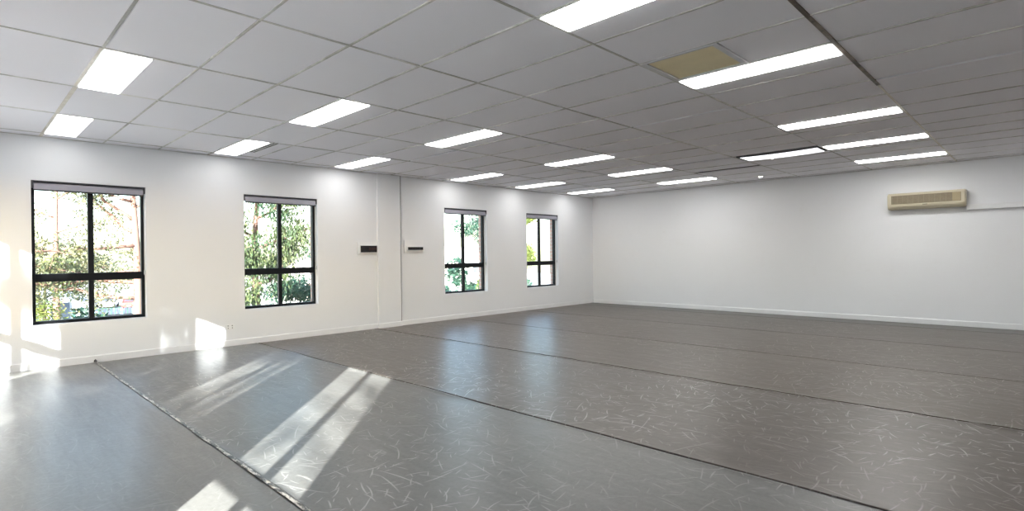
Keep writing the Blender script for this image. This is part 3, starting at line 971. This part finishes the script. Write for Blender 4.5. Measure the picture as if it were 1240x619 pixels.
# trees on the sunny side whose crowns break up the sunlight
S = SUN_DIR / SUN_DIR.z
def toward(x, z, t): return Vector((x, YF - .1, z)) + S * t
def shade_clump(x, z, t, r, n):
    p = toward(x, z, t)
    return (p.x, p.y, p.z, r, n)
e1 = [shade_clump(5.1, .85, 5.0, .22, 200), shade_clump(5.45, 2.12, 5.0, .24, 200), shade_clump(5.85, 2.10, 5.0, .22, 150), shade_clump(5.3, .62, 5.0, .55, 260), shade_clump(6.0, .62, 5.0, .55, 260), shade_clump(5.45 + .0, 1.55, 5.0, .55, 60), shade_clump(5.75, 1.3, 5.0, .5, 60), shade_clump(5.6, .85, 5.0, .7, 330), shade_clump(5.7, 1.9, 5.2, .45, 60),
      shade_clump(5.2, .75, 5.0, .6, 240), shade_clump(6.05, .75, 5.0, .6, 240), shade_clump(5.6, .55, 5.0, .6, 240)]
p = toward(5.6, 1.2, 5.0)
make_tree('shade_tree', 'leafy tree outside the front windows shading the narrow sun streak', 'tree', (p.x + .8, p.y - .6, GZ), (p.x + .7, p.y - .4, p.z + 1.5), .14,
          [(.86, (-1, .4, .1), 1.2), (.8, (-1, -.2, -.1), 1.2)], m_leaf_g, m_bark2, 41, .3, 20, (.16, .07), .3, extra=e1, group='trees beyond the front windows', twigs=1)
e2 = [shade_clump(3.12, 2.02, 5.0, .26, 330), shade_clump(3.4, 1.25, 5.0, .62, 420), shade_clump(3.7, 1.1, 5.0, .5, 260), shade_clump(3.1, 1.2, 5.0, .5, 260), shade_clump(3.4, .75, 5.2, .8, 420), shade_clump(3.15, 1.75, 5, .28, 45), shade_clump(3.55, 1.55, 5.2, .35, 60)]
p = toward(3.4, 1.2, 5.0)
make_tree('shade_tree', 'leafy tree outside the front windows that cuts off the second wall sun patch', 'tree', (p.x + .6, p.y - .9, GZ), (p.x + .5, p.y - .5, p.z + 1.0), .14,
          [(.9, (-1, .4, .1), 1.0)], m_leaf_g, m_bark2, 43, .3, 20, (.16, .07), .3, extra=e2, group='trees beyond the front windows', twigs=1)
# bare limbs throwing branch shadows on the left wall patch and the main floor patch
t = tag(empty('bare_tree', (0, 0, 0)), 'bare spreading tree outside the front windows throwing branch shadows', 'tree', 'trees beyond the front windows')
b0 = toward(1.5, 1.2, 4.5)
t.location = (b0.x + 1.2, b0.y - 1.0, GZ)
bm = BM(); lb = BM()
def rel(v): return v - Vector(t.location)
tube(bm, [Vector((0, 0, -.1)), Vector((.05, .02, 4)), rel(toward(2.3, -.6, 4.6)), rel(toward(1.62, .45, 4.5)), rel(toward(1.60, 1.5, 4.5)), rel(toward(1.3, 2.3, 4.6))], [.2, .16, .12, .045, .035, .02], 9)
tube(bm, [rel(toward(1.60, 1.02, 4.5)), rel(toward(1.78, .90, 4.55)), rel(toward(2.15, .75, 4.6))], [.035, .028, .02], 7)
tube(bm, [rel(toward(1.60, 1.10, 4.5)), rel(toward(1.72, 1.18, 4.5)), rel(toward(2.0, 1.05, 4.6))], [.03, .022, .012], 7)
tube(bm, [rel(toward(1.60, 1.02, 4.5)), rel(toward(1.42, .95, 4.5)), rel(toward(1.2, .80, 4.5))], [.035, .026, .012], 7)
tube(bm, [rel(toward(1.60, 1.4, 4.5)), rel(toward(1.8, 1.75, 4.6)), rel(toward(1.95, 2.3, 4.8))], [.03, .022, .012], 7)
rl = random.Random(77)
cl = []
for (x, z, r, n_) in [(1.30, 1.60, .24, 300), (1.55, 1.62, .22, 300), (1.76, 1.66, .20, 260), (1.92, 1.85, .16, 160), (1.72, 1.95, .12, 50), (1.48, 1.95, .09, 50), (1.35, 1.6, .14, 40), (1.45, 1.95, .1, 20), (1.95, 1.9, .25, 140), (1.5, .8, .12, 25), (1.9, 1.42, .10, 50)]:
    q = rel(toward(x, z, 4.5)); cl.append((q.x, q.y, q.z, r, n_))
leaves(lb, cl, rl, (.12, .05), .3)
obj('trunk', bm, m_bark, t); obj('foliage', lb, m_leaf_g, t)
t = tag(empty('slender_tree', (0, 0, 0)), 'slender tree outside the front windows crossing the main sun patch with thin branch shadows', 'tree', 'trees beyond the front windows')
b0 = toward(8.6, .4, 4.5)
t.location = (b0.x, b0.y, GZ)
bm = BM(); lb = BM()
tube(bm, [Vector((0, 0, -.1)), Vector((.1, 0, 4.5)), rel(toward(8.6, .4, 4.5)), rel(toward(8.5, 1.5, 4.4)), rel(toward(8.4, 2.6, 4.4))], [.13, .1, .06, .045, .02], 9)
for zz0, zz1, x1, rad in ((1.18, 1.42, 6.9, .036), (1.50, 1.68, 6.9, .036), (1.72, 1.98, 7.35, .036), (1.85, 2.0, 6.9, .022)):
    tube(bm, [rel(toward(8.52, zz0, 4.4)), rel(toward(7.9, (zz0 * .6 + zz1 * .4), 4.5)), rel(toward(7.5, zz1 - .03, 4.5)), rel(toward(x1, zz1, 4.6))], [rad, rad, rad * .8, rad * .5], 7)
cl = []
for (x, z, r, n_) in [(7.15, 1.30, .10, 14), (7.25, 1.25, .10, 12), (7.8, 1.95, .10, 14), (7.9, 1.75, .08, 10), (8.5, 2.4, .5, 80)]:
    q = rel(toward(x, z, 4.5)); cl.append((q.x, q.y, q.z, r, n_))
leaves(lb, cl, rl, (.12, .05), .3)
obj('trunk', bm, m_bark, t); obj('foliage', lb, m_leaf_g, t)

# cars on the far side of the lawn
m_tyre = simple('tyre', (.02, .02, .02), .8)
m_cglass = simple('car glass', (.05, .06, .08), .1)
m_plate = simple('number plate', (.7, .7, .65), .5)
m_lamp = simple('headlamp', (.8, .8, .8), .2)
def make_car(loc, rz, col, label):
    t = tag(empty('parked_car', loc, rz), label, 'car', 'parked cars beyond the lawn')
    paint = simple('car paint ' + label.split()[0], col, .25, .6)
    bm = BM()
    prof = [(-2.1, .28), (-2.15, .62), (-2.0, .86), (-1.5, .93), (-1.15, .95), (-.6, 1.36), (-.1, 1.44), (.7, 1.42), (1.35, 1.02), (1.95, .95), (2.12, .75), (2.12, .30)]
    prism(bm, prof, -.86, .86, 'y')
    bmesh.ops.bevel(bm, geom=[e for e in bm.edges if abs(e.verts[0].co.y - e.verts[1].co.y) < 1e-6], offset=.10, segments=3, affect='EDGES')
    obj('body', bm, paint, t)
    bm = BM()
    for s in (-1, 1):
        y = s * .80
        bm.faces.new([bm.verts.new(q) for q in ((-1.0, s * .868, .97), (-.55, s * .868, 1.30), (.62, s * .868, 1.34), (1.1, s * .868, 1.03))])
    vs_ = [bm.verts.new(q) for q in ((-1.12, -.70, 1.00), (-1.12, .70, 1.00), (-.66, .66, 1.36), (-.66, -.66, 1.36))]
    bm.faces.new(vs_)
    bm.faces.new([bm.verts.new(q) for q in ((1.34, -.66, 1.07), (1.34, .66, 1.07), (.80, .62, 1.40), (.80, -.62, 1.40))])
    obj('windows', bm, m_cglass, t)
    for x in (-1.35, 1.3):
        for y in (-.78, .78):
            bm = BM(); tube(bm, [(x, y - .11, .32), (x, y + .11, .32)], .32, 18)
            obj('wheel', bm, m_tyre, t)
    for s in (-1, 1):
        bm = BM(); box(bm, -2.17, -2.08, s * .62 - .16, s * .62 + .16, .62, .76, .02); obj('headlamp', bm, m_lamp, t)
    bm = BM(); box(bm, -2.18, -2.14, -.20, .20, .40, .50); obj('plate', bm, m_plate, t)
ang = math.atan2(-.35, 1) + math.pi
make_car((-83, 17.6, GZ), ang, (.62, .06, .05), 'red parked car beyond the lawn in the leftmost window')
make_car((-86.4, 15.6, GZ), ang, (.80, .80, .80), 'white parked car left of the red car beyond the lawn')
make_car((-87.5, 13.4, GZ), ang, (.25, .27, .32), 'dark grey parked car farthest left beyond the lawn')

# pavilion with posts seen low in the first window
t = tag(empty('garden_pavilion', (-31, 3.6, GZ)), 'blue-grey garden pavilion with white posts low in the leftmost window', 'pavilion')
bm = BM(); prism(bm, [(-1.6, 4.6), (1.6, 4.6), (1.6, 4.75), (0, 5.55), (-1.6, 4.75)], -1.7, 1.7, 'x'); obj('roof', bm, simple('blue roof', (.22, .28, .36), .6), t)
for x in (-1.4, 1.4):
    for y in (-1.35, .1, 1.35):
        bm = BM(); box(bm, x - .08, x + .08, y - .08, y + .08, 0, 4.62, .01); obj('post', bm, m_white, t)
bm = BM(); box(bm, -1.3, -1.2, -1.3, 1.3, 0, 4.3); obj('back_wall', bm, simple('slate wall', (.12, .17, .25), .8), t)
# fence beside it
t = tag(empty('picket_fence', (-31, 7.2, GZ)), 'grey-blue fence between the pavilion and the lawn', 'fence')
bm = BM()
for k in range(18): box(bm, -.02, .02, -1.9 + k * .2, -1.75 + k * .2, 0, 3.9)
obj('pickets', bm, simple('grey blue fence', (.25, .30, .40), .8), t)
for z in (.8, 3.4):
    bm = BM(); box(bm, .02, .08, -1.95, 1.75, z, z + .12); obj('rail', bm, m_dark, t)
# pale houses far away behind the third and fourth windows
def house(loc, rz, w, d, h, label):
    t = tag(empty('distant_house', loc, rz), label, 'house', 'pale houses in the distance')
    bm = BM(); box(bm, -d / 2, d / 2, -w / 2, w / 2, 0, h); obj('walls', bm, simple('cream render', (.75, .70, .64), .9), t)
    bm = BM(); prism(bm, [(-w / 2 - .5, h), (w / 2 + .5, h), (w / 2 + .4, h + .2), (0, h + 2.4), (-w / 2 - .4, h + .2)], -d / 2 - .5, d / 2 + .5, 'x'); obj('roof', bm, simple('pale roof', (.50, .42, .40), .8), t)
    for k in range(3):
        bm = BM(); y = -w / 2 + w * (k + .5) / 3
        box(bm, d / 2, d / 2 + .05, y - .6, y + .6, h - 2.2, h - .8); obj('window', bm, m_cglass, t)
    bm = BM(); box(bm, -.3, .3, w * .2, w * .2 + .6, h + .5, h + 2.9); obj('chimney', bm, m_brick, t)
house((-62, 58, GZ), -.7, 12, 8, 6.2, 'pale distant house with a low gabled roof in the third window')
house((-75, 40, GZ), -.3, 12, 8, 4.2, 'pale distant house low behind the trees left of the third window')
